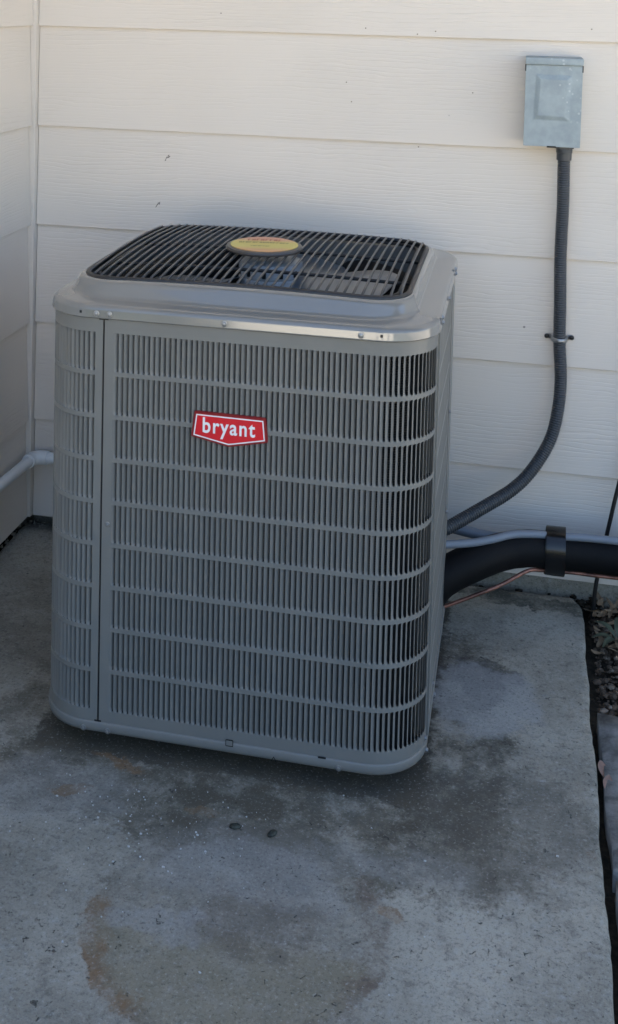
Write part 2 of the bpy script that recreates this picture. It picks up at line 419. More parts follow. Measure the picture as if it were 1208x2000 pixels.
# chips and nail heads in the paint of the back wall
M_chip = NT('bare_board').set(col=(.12, .10, .085), rough=.8)
def wall_y(z):
    k = math.floor((z - Z5) / E_); return .0092 * (z - Z5 - k * E_) / E_
rc = random.Random(12)
for cx_, cz_, n_ in ((.357, .992, 7), (.334, .868, 5)):
    c = MB()
    for i in range(n_):
        x = cx_ + rc.gauss(0, .0035); z = cz_ + (x - cx_) * 1.1 + rc.gauss(0, .0035); a = rc.uniform(.5, 1.3); L = rc.uniform(.002, .0055); w_ = rc.uniform(.0006, .0013)
        dx, dz = math.cos(a) * L, math.sin(a) * L; y = wall_y(z) - .0007
        c.add([(x - dx, y, z - dz), (x + w_, y, z - w_), (x + dx, y, z + dz), (x - w_, y, z + w_)], [(0, 1, 2, 3)])
    c.obj('paint_chip', M_chip, back)
c = MB()
for x, z in ((.852, 1.333), (.977, 1.322), (1.02, 1.33), (.808, 1.20), (.822, 1.153), (1.112, 1.186), (.987, 1.05), (1.38, 1.345), (.49, 1.36)):
    q = MB(); y = wall_y(z) - .0006; c.add([(x + .0019 * math.cos(a * 1.05), y, z + .0016 * math.sin(a * 1.05)) for a in range(6)], [(0, 1, 2, 3, 4, 5)])
o = c.obj('nail_head', simple_noise('nail_rust', (.16, .12, .09), (.30, .25, .20), 200), back); o['kind'] = 'stuff'
# wall cores
c = MB(); c.box((-.02, .0185, ZB + .01), (3.4, .12, 3.1)); c.obj('sheathing', M_trim, back)
c = MB(); c.box((-.12, -1.7, ZB + .01), (-.0185, .018, 3.1)); c.obj('sheathing', M_trim, left)
c = MB(); c.box((-.010, -.0150, ZB - .004), (.0070, .016, 3.1), .0012); c.obj('corner_trim', M_trim, back)
c = MB(); c.box((.55, .022, -.2), (3.4, .3, ZB + .008), .003); c.box((-.2, .075, -.2), (.545, .3, ZB + .008)); c.obj('foundation', M_conc, back)
c = MB(); c.box((-.3, -1.7, -.2), (-.085, .074, ZB + .008)); c.obj('foundation', M_conc, left)
# the rest of the house behind: body and roof keep the sun off this corner
hb = thing('house', 'body and shingle roof of the house above the siding, out of the picture', 'house')
c = MB(); c.box((-3.0, .13, -.2), (3.42, 7, 2.95)); c.box((-5, -1.7, -.2), (-.13, 7, 3.05)); c.obj('wall', M_trim, hb)
c = MB(); c.add([(-3, -1.0, 2.85), (3.75, -1.0, 2.85), (3.75, 3.5, 4.3), (-3, 3.5, 4.3), (-3, 7.3, 3.06), (3.75, 7.3, 3.06)], [(0, 1, 2, 3), (3, 2, 5, 4), (0, 3, 4), (1, 5, 2), (0, 4, 5, 1)])
c.add([(-5.3, -1.75, 3.07), (.06, -1.75, 3.07), (.06, 7.3, 3.07), (-5.3, 7.3, 3.07), (-2.5, -1.0, 4.1), (-2.5, 7.0, 4.1)], [(0, 1, 4), (1, 2, 5, 4), (2, 3, 5), (3, 0, 4, 5), (0, 3, 2, 1)])
c.obj('roof', M_roof, hb)

nh = thing('house', 'white neighbouring house across the sunny yard, out of the picture', 'house')
c = MB(); c.box((-3.0, -21, -.2), (9, -17, 2.5)); c.obj('wall', paint('white_stucco', (.76, .72, .64), .8, .03, .3), nh)
c = MB(); c.add([(-3.4, -16.6, 2.51), (9.4, -16.6, 2.51), (9.4, -19, 3.5), (-3.4, -19, 3.5), (-3.4, -21.4, 2.51), (9.4, -21.4, 2.51)], [(0, 1, 2, 3), (3, 2, 5, 4), (0, 3, 4), (1, 5, 2), (0, 4, 5, 1)]); c.obj('roof', M_roof, nh)
for x in (-.4, 2.2, 5.6):
    c = MB(); c.box((x, -17.02, .9), (x + 1.0, -16.985, 2.1)); wf = c.obj('window', M_white, nh)
    c = MB(); c.box((x + .07, -16.99, .97), (x + .47, -16.980, 2.03)); c.box((x + .53, -16.99, .97), (x + .93, -16.980, 2.03)); c.obj('pane', M_inside, wf)

hd = thing('added_hedge', 'unseen dark foliage bank across the yard, added to darken the reflection in the cap', 'added_hedge')  # added, unseen: gives the left part of the cap skirt a dark reflection
c = MB(); rh = random.Random(3)
for i in range(2600):
    p = Vector((rh.uniform(-22, -3.2), rh.uniform(-18.4, -16.6), rh.uniform(-.1, 4.2))); d1 = Vector((rh.gauss(0, 1), rh.gauss(0, 1), rh.gauss(0, 1))).normalized() * .34; d2 = d1.cross(Vector((rh.gauss(0, 1), rh.gauss(0, 1), rh.gauss(0, 1)))).normalized() * .25
    c.add([p - d1, p + d2, p + d1, p - d2], [(0, 1, 2, 3)])
c.obj('added_foliage', simple_noise('added_hedge_leaf', (.03, .05, .02), (.06, .09, .035), 4), hd)
c = MB(); c.box((-22, -18.0, -.1), (-3.5, -17.0, 3.6)); c.obj('core', M_soil, hd)

sh = thing('added_shrub', 'unseen low foliage row behind the camera, added to shade the lower wall', 'added_shrub')  # added, unseen: blocks low bounce from the yard to darken the lower wall
c = MB(); rh = random.Random(8)
for i in range(3000):
    p = Vector((rh.uniform(-3, 6), rh.uniform(-3.75, -3.3), rh.uniform(-.05, .52))); d1 = Vector((rh.gauss(0, 1), rh.gauss(0, 1), rh.gauss(0, 1))).normalized() * .09; d2 = d1.cross(Vector((rh.gauss(0, 1), rh.gauss(0, 1), rh.gauss(0, 1)))).normalized() * .06
    c.add([p - d1, p + d2, p + d1, p - d2], [(0, 1, 2, 3)])
c.obj('added_foliage', simple_noise('added_shrub_leaf', (.03, .045, .02), (.06, .08, .035), 6), sh)

# paving stones right of the joint
pv = thing('paving', None, None, kind='structure')
def paver(x0, x1, y0, y1, z, seed):
    nx, ny = 10, 10; vs = []; fs = []
    for j in range(ny + 1):
        for i in range(nx + 1):
            u, v = i / nx, j / ny
            x = x0 + (x1 - x0) * u + mnoise.noise((v * 4, seed, 0)) * .006 * (1 if i in (0, nx) else 0)
            y = y0 + (y1 - y0) * v + mnoise.noise((u * 4, seed + 5, 0)) * .006 * (1 if j in (0, ny) else 0)
            e = min(u, 1 - u) * (x1 - x0), min(v, 1 - v) * abs(y1 - y0); e = min(e)
            vs.append((x, y, z - .008 * max(0, 1 - e / .03) ** 2 + mnoise.noise((x * 11, y * 11, seed)) * .004))
    for j in range(ny):
        for i in range(nx):
            a = j * (nx + 1) + i; fs.append((a, a + 1, a + nx + 2, a + nx + 1))
    # skirt
    rim = [i for i in range(nx + 1)] + [j * (nx + 1) + nx for j in range(1, ny + 1)] + [ny * (nx + 1) + i for i in range(nx - 1, -1, -1)] + [j * (nx + 1) for j in range(ny - 1, 0, -1)]
    o = len(vs); vs += [(vs[i][0], vs[i][1], -.08) for i in rim]; L = len(rim)
    for k in range(L): fs.append((rim[k], o + k, o + (k + 1) % L, rim[(k + 1) % L]))
    ob = link('paving_stone', mesh_py('paving_stone', vs, fs, True, M_paver), pv)
    return ob
paver(1.4165, 1.86, -.905, -.465, -.004, 1); paver(1.4190, 1.86, -1.30, -.925, -.006, 2)
paver(1.4190, 1.86, -1.75, -1.32, -.004, 3); paver(1.88, 2.3, -.905, -.465, -.004, 4); paver(1.88, 2.3, -1.35, -.925, -.006, 5)

# ================================================================== AIR CONDITIONER
X0, X1, Y0, Y1, RC = .374, 1.095, -.840, -.125, .10
CX, CY = (X0 + X1) / 2, (Y0 + Y1) / 2
LA = (Y1 - Y0) - 2 * RC; LB = (X1 - X0) - 2 * RC; LQ = RC * math.pi / 2
S_FL = LA; S_F = LA + LQ; S_FR = S_F + LB; S_R = S_FR + LQ; S_RR = S_R + LA; PER = 2 * LA + 2 * LB + 4 * LQ
def per(s):
    s %= PER
    if s < LA: return Vector((X0, Y1 - RC - s)), Vector((-1, 0))
    s -= LA
    if s < LQ:
        a = s / RC; n = Vector((-math.cos(a), -math.sin(a))); return Vector((X0 + RC, Y0 + RC)) + n * RC, n
    s -= LQ
    if s < LB: return Vector((X0 + RC + s, Y0)), Vector((0, -1))
    s -= LB
    if s < LQ:
        a = s / RC; n = Vector((math.sin(a), -math.cos(a))); return Vector((X1 - RC, Y0 + RC)) + n * RC, n
    s -= LQ
    if s < LA: return Vector((X1, Y0 + RC + s)), Vector((1, 0))
    s -= LA
    if s < LQ:
        a = s / RC; n = Vector((math.cos(a), math.sin(a))); return Vector((X1 - RC, Y1 - RC)) + n * RC, n
    s -= LQ
    if s < LB: return Vector((X1 - RC - s, Y1)), Vector((0, 1))
    s -= LB
    a = s / RC; n = Vector((-math.sin(a), math.cos(a))); return Vector((X0 + RC, Y1 - RC)) + n * RC, n
def P3(s, n, z):
    p, N = per(s); p = p + N * n; return Vector((p.x, p.y, z))
def s_front(x): return S_F + (x - X0 - RC)
ZRB, ZRT, ZCT = .0359, .0578, .8135
RT0, RP, SH = .7872, .0795, .0712
ac = thing('air_conditioner', 'grey outdoor air conditioner with black fan grille and red badge, standing on the concrete slab', 'air conditioner')

def band(mb, s0, s1, z0, z1, n=0.0, th=.0025, step=.012, edges=True):
    k = max(1, int(math.ceil((s1 - s0) / step))); vs = []; fs = []
    prof = [(n - th, z0), (n, z0), (n, z1), (n - th, z1)] if edges else [(n, z0), (n, z1)]
    q = len(prof)
    for i in range(k + 1):
        s = s0 + (s1 - s0) * i / k
        for a, z in prof: vs.append(P3(s, a, z))
    for i in range(k):
        for j in range(q - 1):
            a = i * q + j; fs.append((a, a + q, a + q + 1, a + 1))
    if edges: fs.append((0, 1, 2, 3)); e = k * q; fs.append((e + 3, e + 2, e + 1, e))
    mb.add(vs, fs)
def louver_frame(s0, s1, a, b):
    mb = MB()
    band(mb, s0, s1, RT0, ZCT - .0005); band(mb, s0, s1, ZRT + .0005, RT0 - 8 * RP - SH)
    for i in range(1, 9): band(mb, s0, s1, RT0 - i * RP, RT0 - (i - 1) * RP - SH)
    for i in range(9):
        zt, zb = RT0 - i * RP, RT0 - i * RP - SH
        if a > s0: band(mb, s0, a, zb, zt)
        if s1 > b: band(mb, b, s1, zb, zt)
    return mb
PITCH = .00992
def slat_grid(z_top, s, mb=None):
    us = [0, .0014, .0037, .0058, .0072]; dn = [0, -.0001, -.0012, -.0034, -.0074]
    vs_ = [0, .0028, .0065, SH - .0065, SH - .0028, SH]; k = [0.05, .72, 1, 1, .72, 0.05]
    V = []; F = []
    for j, v in enumerate(vs_):
        for u, d in zip(us, dn): V.append((u, d * k[j], v))
    for j in range(5):
        for i in range(4):
            a = j * 5 + i; F.append((a, a + 1, a + 6, a + 5))
    return V, F
SV, SF = slat_grid(0, 0)
M_slat_mesh = mesh_py('slat', [(u, -d, v) for u, d, v in SV], SF, True, M_slat)   # local x along the panel, -y outward
def slats_into(mb, s, z, mirror=False):
    vs = []
    for u, d, v in SV: vs.append(P3(s + (PITCH - u if mirror else u), d, z + v))
    mb.add(vs, [q[::-1] for q in SF] if mirror else SF)
rest = MB()
S_SEAM = s_front(.5005)
# front louvred panel, wrapping the right-hand corner
sA, sB = S_SEAM + .0018, S_R + .012
fA = s_front(.5195); nF = int((S_R - .002 - fA) / PITCH)
fp = louver_frame(sA, sB, fA, fA + nF * PITCH).obj('front_panel', M_panel, ac, angle=30)
made = 0
for r_ in range(9):
    z = RT0 - r_ * RP - SH
    for i in range(nF):
        s = fA + i * PITCH
        if made < 300 and r_ < 7 and S_F <= s and s + PITCH < S_FR + .001:
            o = link('slat', M_slat_mesh, fp); p = P3(s, 0, z); o.location = p; o.rotation_euler = (0, 0, random.gauss(0, .012)); made += 1
        else: slats_into(rest, s, z)
# left corner panel, wrapping the left-hand corner
cA, cB = .30, S_SEAM - .0016
nC = int((s_front(.4845) - (S_FL - .10)) / PITCH); c0 = s_front(.4845) - nC * PITCH
cp = louver_frame(S_FL - .16, cB, c0, c0 + nC * PITCH).obj('corner_panel', M_panel, ac, angle=30)
for r_ in range(9):
    for i in range(nC): slats_into(rest, c0 + i * PITCH, RT0 - r_ * RP - SH)
# right side panel
dA = S_R + .035; nD = int((S_RR - .10 - dA) / PITCH)
sp = louver_frame(sB + .0025, S_RR - .085, dA, dA + nD * PITCH).obj('side_panel', M_panel, ac, angle=30)
for r_ in range(9):
    for i in range(nD): slats_into(rest, dA + i * PITCH, RT0 - r_ * RP - SH, True)
rs_ = rest.obj('slats', M_slat, ac, smooth=True); rs_['kind'] = 'stuff'
# corner post beside the side panel, back
mb = MB(); band(mb, sB - .002, sB + .006, ZRT, ZCT - .001, .0035, .004); mb.obj('corner_post', M_panel, ac, angle=30)
mb = MB(); band(mb, S_RR - .085 + .001, PER + S_FL - .16, ZRT + .0004, ZCT - .0006, .0012, .003); mb.obj('back_panel', M_panel, ac, angle=30)
# dark seam strip behind the joint
mb = MB(); band(mb, S_SEAM - .006, S_SEAM + .006, ZRT, ZCT, -.004, .001); mb.obj('seam_strip', M_inside, ac)
# coil behind the louvres: finned surface with fine ribs
def coil():
    vs = []; fs = []; s0, s1 = S_FL - .17, S_RR - .08; k = int((s1 - s0) / .03); nz = 330
    for j in range(nz + 1):
        z = .06 + (.80 - .06) * j / nz; d = -.024 - (.004 if j % 2 else 0)
        for i in range(k + 1): vs.append(P3(s0 + (s1 - s0) * i / k, d, z))
    for j in range(nz):
        for i in range(k):
            a = j * (k + 1) + i; fs.append((a, a + 1, a + k + 2, a + k + 1))
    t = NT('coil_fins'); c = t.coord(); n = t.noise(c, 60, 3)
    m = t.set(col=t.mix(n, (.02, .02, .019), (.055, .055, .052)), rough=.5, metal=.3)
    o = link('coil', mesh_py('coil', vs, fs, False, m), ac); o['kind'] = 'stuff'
coil()
# base rail with a rolled lip
def rail():
    prof = [(-.03, ZRB + .004), (-.012, ZRB - .001), (-.004, ZRB), (.0015, ZRB + .004), (.0032, ZRB + .009), (.0032, ZRT - .0015), (.0022, ZRT), (-.004, ZRT + .0004)]
    vs = []; fs = []; k = 150
    for i in range(k):
        for d, z in prof: vs.append(P3(PER * i / k, d, z))
    q = len(prof)
    for i in range(k):
        for j in range(q - 1):
            a = i * q + j; b = ((i + 1) % k) * q + j; fs.append((a, b, b + 1, a + 1))
    fs.append(tuple(i * q for i in range(k)))
    return mesh_py('base_rail', vs, fs, True, M_panel)
br = link('base_rail', rail(), ac)
for dx in (-.22, .22):
    for dy in (-.22, .22):
        mb = MB(); mb.lathe([(.03, .0), (.03, .01), (.022, .036)], 14, (CX + dx, CY + dy, 0)); mb.obj('foot', M_cable, ac, angle=40)

# cap: skirt, ledge, riser and crowned top
GX, GY = .311, .268          # grille half sizes
GC = Vector((.727, -.492))
def rrect(hx, hy, r, n=120, cx=GC.x, cy=GC.y):
    out = []; L = [2 * hx - 2 * r, r * math.pi / 2, 2 * hy - 2 * r, r * math.pi / 2] * 2; tot = sum(L)
    C = [(cx - hx + r, cy - hy, 1, 0), None, (cx + hx, cy - hy + r, 0, 1), None, (cx + hx - r, cy + hy, -1, 0), None, (cx - hx, cy + hy - r, 0, -1), None]
    cen = {1: (cx + hx - r, cy - hy + r, -90), 3: (cx + hx - r, cy + hy - r, 0), 5: (cx - hx + r, cy + hy - r, 90), 7: (cx - hx + r, cy - hy + r, 180)}
    for k in range(n):   # per-segment sampling keeps rings in step with one another
        seg, t = divmod(k * 8 / n, 1); seg = int(seg)
        if seg in cen:
            a = R(cen[seg][2] + 90 * t); out.append(Vector((cen[seg][0] + r * math.cos(a), cen[seg][1] + r * math.sin(a))))
        else:
            x, y, dx, dy = C[seg]; out.append(Vector((x + dx * L[seg] * t, y + dy * L[seg] * t)))
    return out
def dome(x, y):
    u = (x - GC.x) / .33; v = (y - GC.y) / .30
    return .007 * max(0, 1 - u * u) + .004 * max(0, 1 - v * v)
def cap():
    HX, HY = (X1 - X0) / 2, (Y1 - Y0) / 2; cc = (CX, CY)
    rings = [  # (half x, half y, radius, z, dome factor, centre)
        (HX - .003, HY - .003, RC - .003, ZCT, 0, cc), (HX + .0052, HY + .0052, RC + .004, ZCT, 0, cc), (HX + .0060, HY + .0060, RC + .005, ZCT + .0015, 0, cc),
        (HX + .0056, HY + .0056, RC + .005, ZCT + .0030, 0, cc), (HX + .0040, HY + .0040, RC + .0035, ZCT + .0148, 0, cc), (HX + .0037, HY + .0037, RC + .0033, ZCT + .0166, 0, cc), (HX + .0018, HY + .0018, RC + .0024, ZCT + .0195, 0, cc), (HX - .002, HY - .002, RC + .0005, ZCT + .0222, 0, cc), (HX - .007, HY - .007, RC - .003, ZCT + .0238, 0, cc),
        (GX + .0225, GY + .0500, .100, ZCT + .0252, .0, None), (GX + .0190, GY + .0440, .096, ZCT + .0268, .1, None), (GX + .0165, GY + .0380, .092, ZCT + .0305, .3, None), (GX + .0130, GY + .0285, .085, ZCT + .0400, .8, None),
        (GX + .0110, GY + .0240, .083, ZCT + .0455, .95, None), (GX + .0088, GY + .0185, .080, ZCT + .0482, 1, None), (GX + .0062, GY + .0100, .077, ZCT + .0492, 1, None), (GX + .003, GY + .004, .074, ZCT + .0488, 1, None), (GX + .001, GY + .001, .072, ZCT + .046, 1, None),
        (GX - .002, GY - .002, .07, ZCT + .02, .4, None), (GX - .004, GY - .004, .07, ZCT - .06, 0, None)]
    N = 200; vs = []; fs = []
    for hx, hy, r, z, k, c in rings:
        for p in rrect(hx, hy, r, N, *(c or (GC.x, GC.y))): vs.append((p.x, p.y, z + k * dome(p.x, p.y)))
    for j in range(len(rings) - 1):
        for i in range(N):
            a = j * N + i; b = j * N + (i + 1) % N; fs.append((a, b, b + N, a + N))
    m = mesh_py('top_cap', vs, fs, True, M_cap)
    o = link('top_cap', m, ac); wnm = o.modifiers.new('flat_faces', 'WEIGHTED_NORMAL'); wnm.weight = 90; return o
tc = cap()

# fan guard: rims, cross wires, bars
ZG = ZCT + .0490
gd = MB(); rr = rrect(GX - .001, GY - .001, .074, 96)
def closed_tube(mb, pts, r, seg=8):
    mb.tube(pts + [pts[0], pts[1]], r, seg, cap=False)
closed_tube(gd, [Vector((p.x, p.y, ZG - .001 + dome(p.x, p.y))) for p in rr], .0052)
rr2 = rrect(GX - .020, GY - .024, .056, 96)
closed_tube(gd, [Vector((p.x, p.y, ZG - .0045 + dome(p.x, p.y))) for p in rr2], .0034)
guard = gd.obj('fan_guard', M_black, ac, smooth=True)
for yy in (-.095, .10):
    mb = MB(); mb.tube([Vector((GC.x + x, GC.y + yy, ZG - .012 + dome(GC.x + x, GC.y + yy))) for x in [-GX + .01 + (2 * GX - .02) * i / 14 for i in range(15)]], .0035, 8); mb.obj('cross_wire', M_black, guard, smooth=True)
nb = 37
for i in range(nb):
    x = -GX + .013 + (2 * GX - .026) * i / (nb - 1)
    ax = abs(x); rC = .068; yl = GY - .006
    if ax > GX - .004 - rC: yl = GY - .003 - rC + math.sqrt(max(1e-6, rC ** 2 - (ax - (GX - .004 - rC)) ** 2))
    pts = []
    for k in range(13):
        y = -yl + 2 * yl * k / 12; X, Y = GC.x + x, GC.y + y
        pts.append(Vector((X, Y, ZG + .0036 + dome(X, Y) + .007 * max(0, 1 - (y / GY) ** 2))))
    pts = [pts[0] + Vector((0, -.0030, -.010))] + pts + [pts[-1] + Vector((0, -.0010, -.006))]
    mb = MB(); mb.tube(pts, .0027, 6); mb.obj('guard_bar', M_bar, guard, smooth=True)
# motor and fan
mo = MB(); mo.lathe([(.0, .866), (.05, .866), (.064, .862), (.066, .855), (.066, .835), (.063, .832), (.066, .829), (.066, .78), (.05, .77), (.05, .72), (.05, .71), (0, .71)], 28, (CX, GC.y, 0), cap=False)
mo.obj('fan_motor', M_motor, ac, angle=35)
for k in range(12):
    a = 2 * math.pi * k / 12; mb = MB(); mb.box((CX + .0655, GC.y - .004, .838), (CX + .068, GC.y + .004, .850), 0, Matrix.Rotation(a, 4, 'Z'), (CX, GC.y, 0))
    if k < 12: mb.obj('vent_slot', M_inside, bpy.data.objects['fan_motor'])
fan = thing('fan', None, None); del fan; 
bpy.data.objects.remove(bpy.data.objects['fan'])
mb = MB(); mb.lathe([(.0, .80), (.052, .80), (.052, .72), (0, .72)], 20, (CX, GC.y, 0), cap=False); fan = mb.obj('fan', M_fan, ac, angle=35)
def blade(a0):
    V = []; F = []; nr, na = 10, 8
    for j in range(nr + 1):
        q = j / nr; r = .05 + .215 * q
        half = R(20 + 20 * math.sin(min(1, q * 1.15) * math.pi * .72)); 
        if q > .8: half *= 1 - ((q - .8) / .2) ** 2 * .35
        for i in range(na + 1):
            t = i / na * 2 - 1; a = R(a0) + half * t + R(14) * q
            V.append((CX + r * math.cos(a), GC.y + r * math.sin(a), .820 + .010 * q + t * .022 * (.6 + .4 * q)))
    for j in range(nr):
        for i in range(na):
            a = j * (na + 1) + i; F.append((a, a + 1, a + na + 2, a + na + 1))
    o = link('blade', mesh_py('blade', V, F, True, M_fan), fan)
    md = o.modifiers.new('thickness', 'SOLIDIFY'); md.thickness = .0018
for a0 in (-40, 80, 200): blade(a0)
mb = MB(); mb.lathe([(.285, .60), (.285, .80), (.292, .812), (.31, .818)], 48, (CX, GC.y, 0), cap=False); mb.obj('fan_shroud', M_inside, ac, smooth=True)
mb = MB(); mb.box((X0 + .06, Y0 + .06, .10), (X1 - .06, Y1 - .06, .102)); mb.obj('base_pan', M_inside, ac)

# yellow disc on the guard
DX, DY, DZ = .7240, -.5120, ZG + .0326
dk = MB(); dk.lathe([(.0, -.008), (.070, -.008), (.0775, -.006), (.0785, -.002), (.0765, .0015), (.0715, .0030), (.0695, .0024), (0, .0024)], 48, cap=False)
disc = dk.obj('guard_disc', M_rim, ac, angle=40); disc.scale = (1, .9, 1); disc.location = (DX, DY, DZ); disc.rotation_euler = (R(2), 0, R(8))
mb = MB(); mb.lathe([(.0, .0038), (.0688, .0038), (.0692, .0030)], 48, cap=False); fc = mb.obj('disc_face', M_disc, disc, smooth=False)
M_ink = NT('disc_ink_red').set(col=(.42, .05, .04), rough=.5); M_inkb = NT('disc_ink_dark').set(col=(.10, .08, .03), rough=.5)
def marks(mat, x0, x1, y, h, n, arc):
    mb = MB(); xs = x0; rnd = random.Random(n)
    wch = (x1 - x0) / n
    for i in range(n):
        xa = x0 + i * wch; xb = xa + wch * .68
        yy = y - arc * ((xa + xb) / 2) ** 2
        st = wch * .22; z = .0042
        for (a, b, c_, d) in ([(xa, xa + st, yy, yy + h), (xa, xb, yy + h - st, yy + h)] if rnd.random() < .5 else [(xa, xa + st, yy, yy + h), (xb - st, xb, yy, yy + h), (xa, xb, yy + h * .42, yy + h * .42 + st)]):
            z += .00006; mb.add([(a, c_, z), (b, c_, z), (b, d, z), (a, d, z)], [(0, 1, 2, 3)])
    return mb.obj('print_line', mat, disc)
marks(M_ink, -.036, .036, .030, .016, 8, 3.0); marks(M_inkb, -.052, .052, .008, .010, 15, 1.2); marks(M_inkb, -.026, .014, -.024, .008, 8, .5)

# red name badge
bd_pts = [(.678, .657), (.802, .656), (.806, .6185), (.739, .6045), (.673, .617)]
bc = Vector((.740, .633))
def poly_plate(pts, y_back, y_front, name, mat, parent, scale=1.0, bev=.0):
    n = len(pts); P = [bc + (Vector(p) - bc) * scale for p in pts]
    vs = [(p.x, y_back, p.y) for p in P] + [(p.x, y_front, p.y) for p in P]
    fs = [tuple(range(n, 2 * n))] + [(i, (i + 1) % n, n + (i + 1) % n, n + i) for i in range(n)]
    m = mesh_py(name, vs, fs, False, mat)
    if bev:
        bm = bmesh.new(); bm.from_mesh(m); bmesh.ops.bevel(bm, geom=[e for e in bm.edges if all(v.co.y < (y_back + y_front) / 2 for v in e.verts)] + [e for e in bm.edges if abs(e.verts[0].co.x - e.verts[1].co.x) < .01 and abs(e.verts[0].co.y - e.verts[1].co.y) > .001], offset=bev, segments=2, affect='EDGES'); bm.to_mesh(m); bm.free()
    return link(name, m, parent)
def grow(pts, d):
    n = len(pts); out = []
    cen = bc
    for i in range(n):
        a, b, c_ = Vector(pts[i - 1]), Vector(pts[i]), Vector(pts[(i + 1) % n])
        n1 = Vector(((b - a).y, -(b - a).x)).normalized(); n2 = Vector(((c_ - b).y, -(c_ - b).x)).normalized()
        if n1.dot(b - cen) < 0: n1 = -n1
        if n2.dot(b - cen) < 0: n2 = -n2
        m = (n1 + n2).normalized(); out.append(b + m * d / max(.3, m.dot(n1)))
    return out
badge = poly_plate(grow(bd_pts, .0035), Y0 + .001, Y0 - .0045, 'name_badge', M_redd, ac, 1, .0012)
poly_plate(grow(bd_pts, -.0005), Y0 - .0040, Y0 - .0050, 'badge_face', M_red, badge)
a_, b_ = grow(bd_pts, -.0008), grow(bd_pts, -.0030); n = 5
vs = [(p.x, Y0 - .0056, p.y) for p in a_] + [(p.x, Y0 - .0056, p.y) for p in b_]
link('border_line', mesh_py('border_line', vs, [(i, (i + 1) % n, n + (i + 1) % n, n + i) for i in range(n)], False, M_white), badge)
cu_ = bpy.data.curves.new('lettering', 'FONT'); cu_.body = 'bryant'; cu_.size = .05; cu_.offset = .0009; cu_.extrude = .0004; cu_.space_character = 1.16
to = bpy.data.objects.new('lettering_source', cu_); COL.objects.link(to)
bpy.context.view_layer.update()
tm = bpy.data.meshes.new_from_object(to.evaluated_get(bpy.context.evaluated_depsgraph_get())); bpy.data.objects.remove(to)
xs = [v.co.x for v in tm.vertices]; ys = [v.co.y for v in tm.vertices]
x_lo, x_hi, y_lo, y_hi = min(xs), max(xs), min(ys), max(ys)
for v in tm.vertices:
    x = (v.co.x - x_lo) / (x_hi - x_lo); y = (v.co.y - y_lo) / (y_hi - y_lo)
    v.co = (.691 + x * .096, Y0 - .0058 - v.co.z * .6, .6150 + y * .0365)
tm.materials.clear(); tm.materials.append(M_white); link('lettering', tm, badge)

# screws, slots and holes
def screw(pos, nrm, r=.0042, parent=ac, name='screw'):
    mb = MB(); mb.lathe([(r * 1.35, 0), (r * 1.35, .0008), (r * .9, .0012)], 12, cap=False); mb.lathe([(r * .85, .001), (r * .85, .0035), (r * .5, .0042)], 6)
    o = mb.obj(name, M_zinc, parent, angle=30); o.location = pos; o.rotation_euler = Vector((nrm[0], nrm[1], 0)).to_track_quat('Z', 'Y').to_euler(); return o
def scr_s(s, z, d, **k):
    p, N = per(s); screw(P3(s, d, z), N, **k)
for x in (.488, .513, .727, .970): scr_s(s_front(x), .8225, .0058)
for sy in (S_R + .02, S_R + .20, S_R + .42): scr_s(sy, .8225, .0058)
for sy in (S_R + .02, S_R + .42): scr_s(sy, .832, .0050)
for x in (.474, .521, .951): scr_s(s_front(x), .0445, .0032)
scr_s(s_front(.514), .433, .0004, r=.0034)
for sy in (S_R - .012, S_R + .165): scr_s(sy, .0445, .0032); scr_s(sy, .066, .0002)
scr_s(S_RR - .09, .30, .002, r=.0034); scr_s(S_RR - .09, .52, .002, r=.0034)
def patch(s, z, w_, h_, d, name, mat, parent=ac):
    mb = MB(); band(mb, s - w_ / 2, s + w_ / 2, z - h_ / 2, z + h_ / 2, d, .001); mb.obj(name, mat, parent)
for x in (.458, 1.005): patch(s_front(x), .8235, .004, .0045, .0061, 'screw_hole', M_inside)
patch(s_front(.752), .0585, .012, .0095, .0035, 'rail_tab', M_panel)
for dz, dh in ((.0640, .0012), (.0530, .0012)): patch(s_front(.752), dz, .013, dh, .0040, 'tab_slot', M_inside)
for dx in (-.0065, .0065): patch(s_front(.752 + dx), .0585, .0011, .0105, .0041, 'tab_slot', M_inside)
patch(s_front(.921), .0585, .014, .0028, .0038, 'rail_slot', M_inside)
mb = MB()
for sg in (-1, 1): mb.add([P3(s_front(.834), .0038, .0475), P3(s_front(.834) + sg * .0052, .0038, .038), P3(s_front(.834) + sg * .0038, .0038, .038), P3(s_front(.834), .0038, .0450)], [(0, 1, 2, 3) if sg < 0 else (3, 2, 1, 0)])
mb.obj('rail_notch', M_inside, ac)
patch(S_SEAM, ZCT - .0015, .018, .003, .0009, 'seam_slot', M_inside); patch(S_SEAM, ZRT + .0018, .013, .0028, .0009, 'seam_slot', M_inside)

# ================================================================== ELECTRICAL BOX ON THE WALL
bx = thing('electrical_box', 'small weathered grey metal electrical disconnect box on the siding wall above the conduit', 'electrical box')
mb = MB(); mb.box((1.2355, -.084, 1.078), (1.3575, .012, 1.268), .002); mb.obj('box_body', M_box, bx, angle=40)
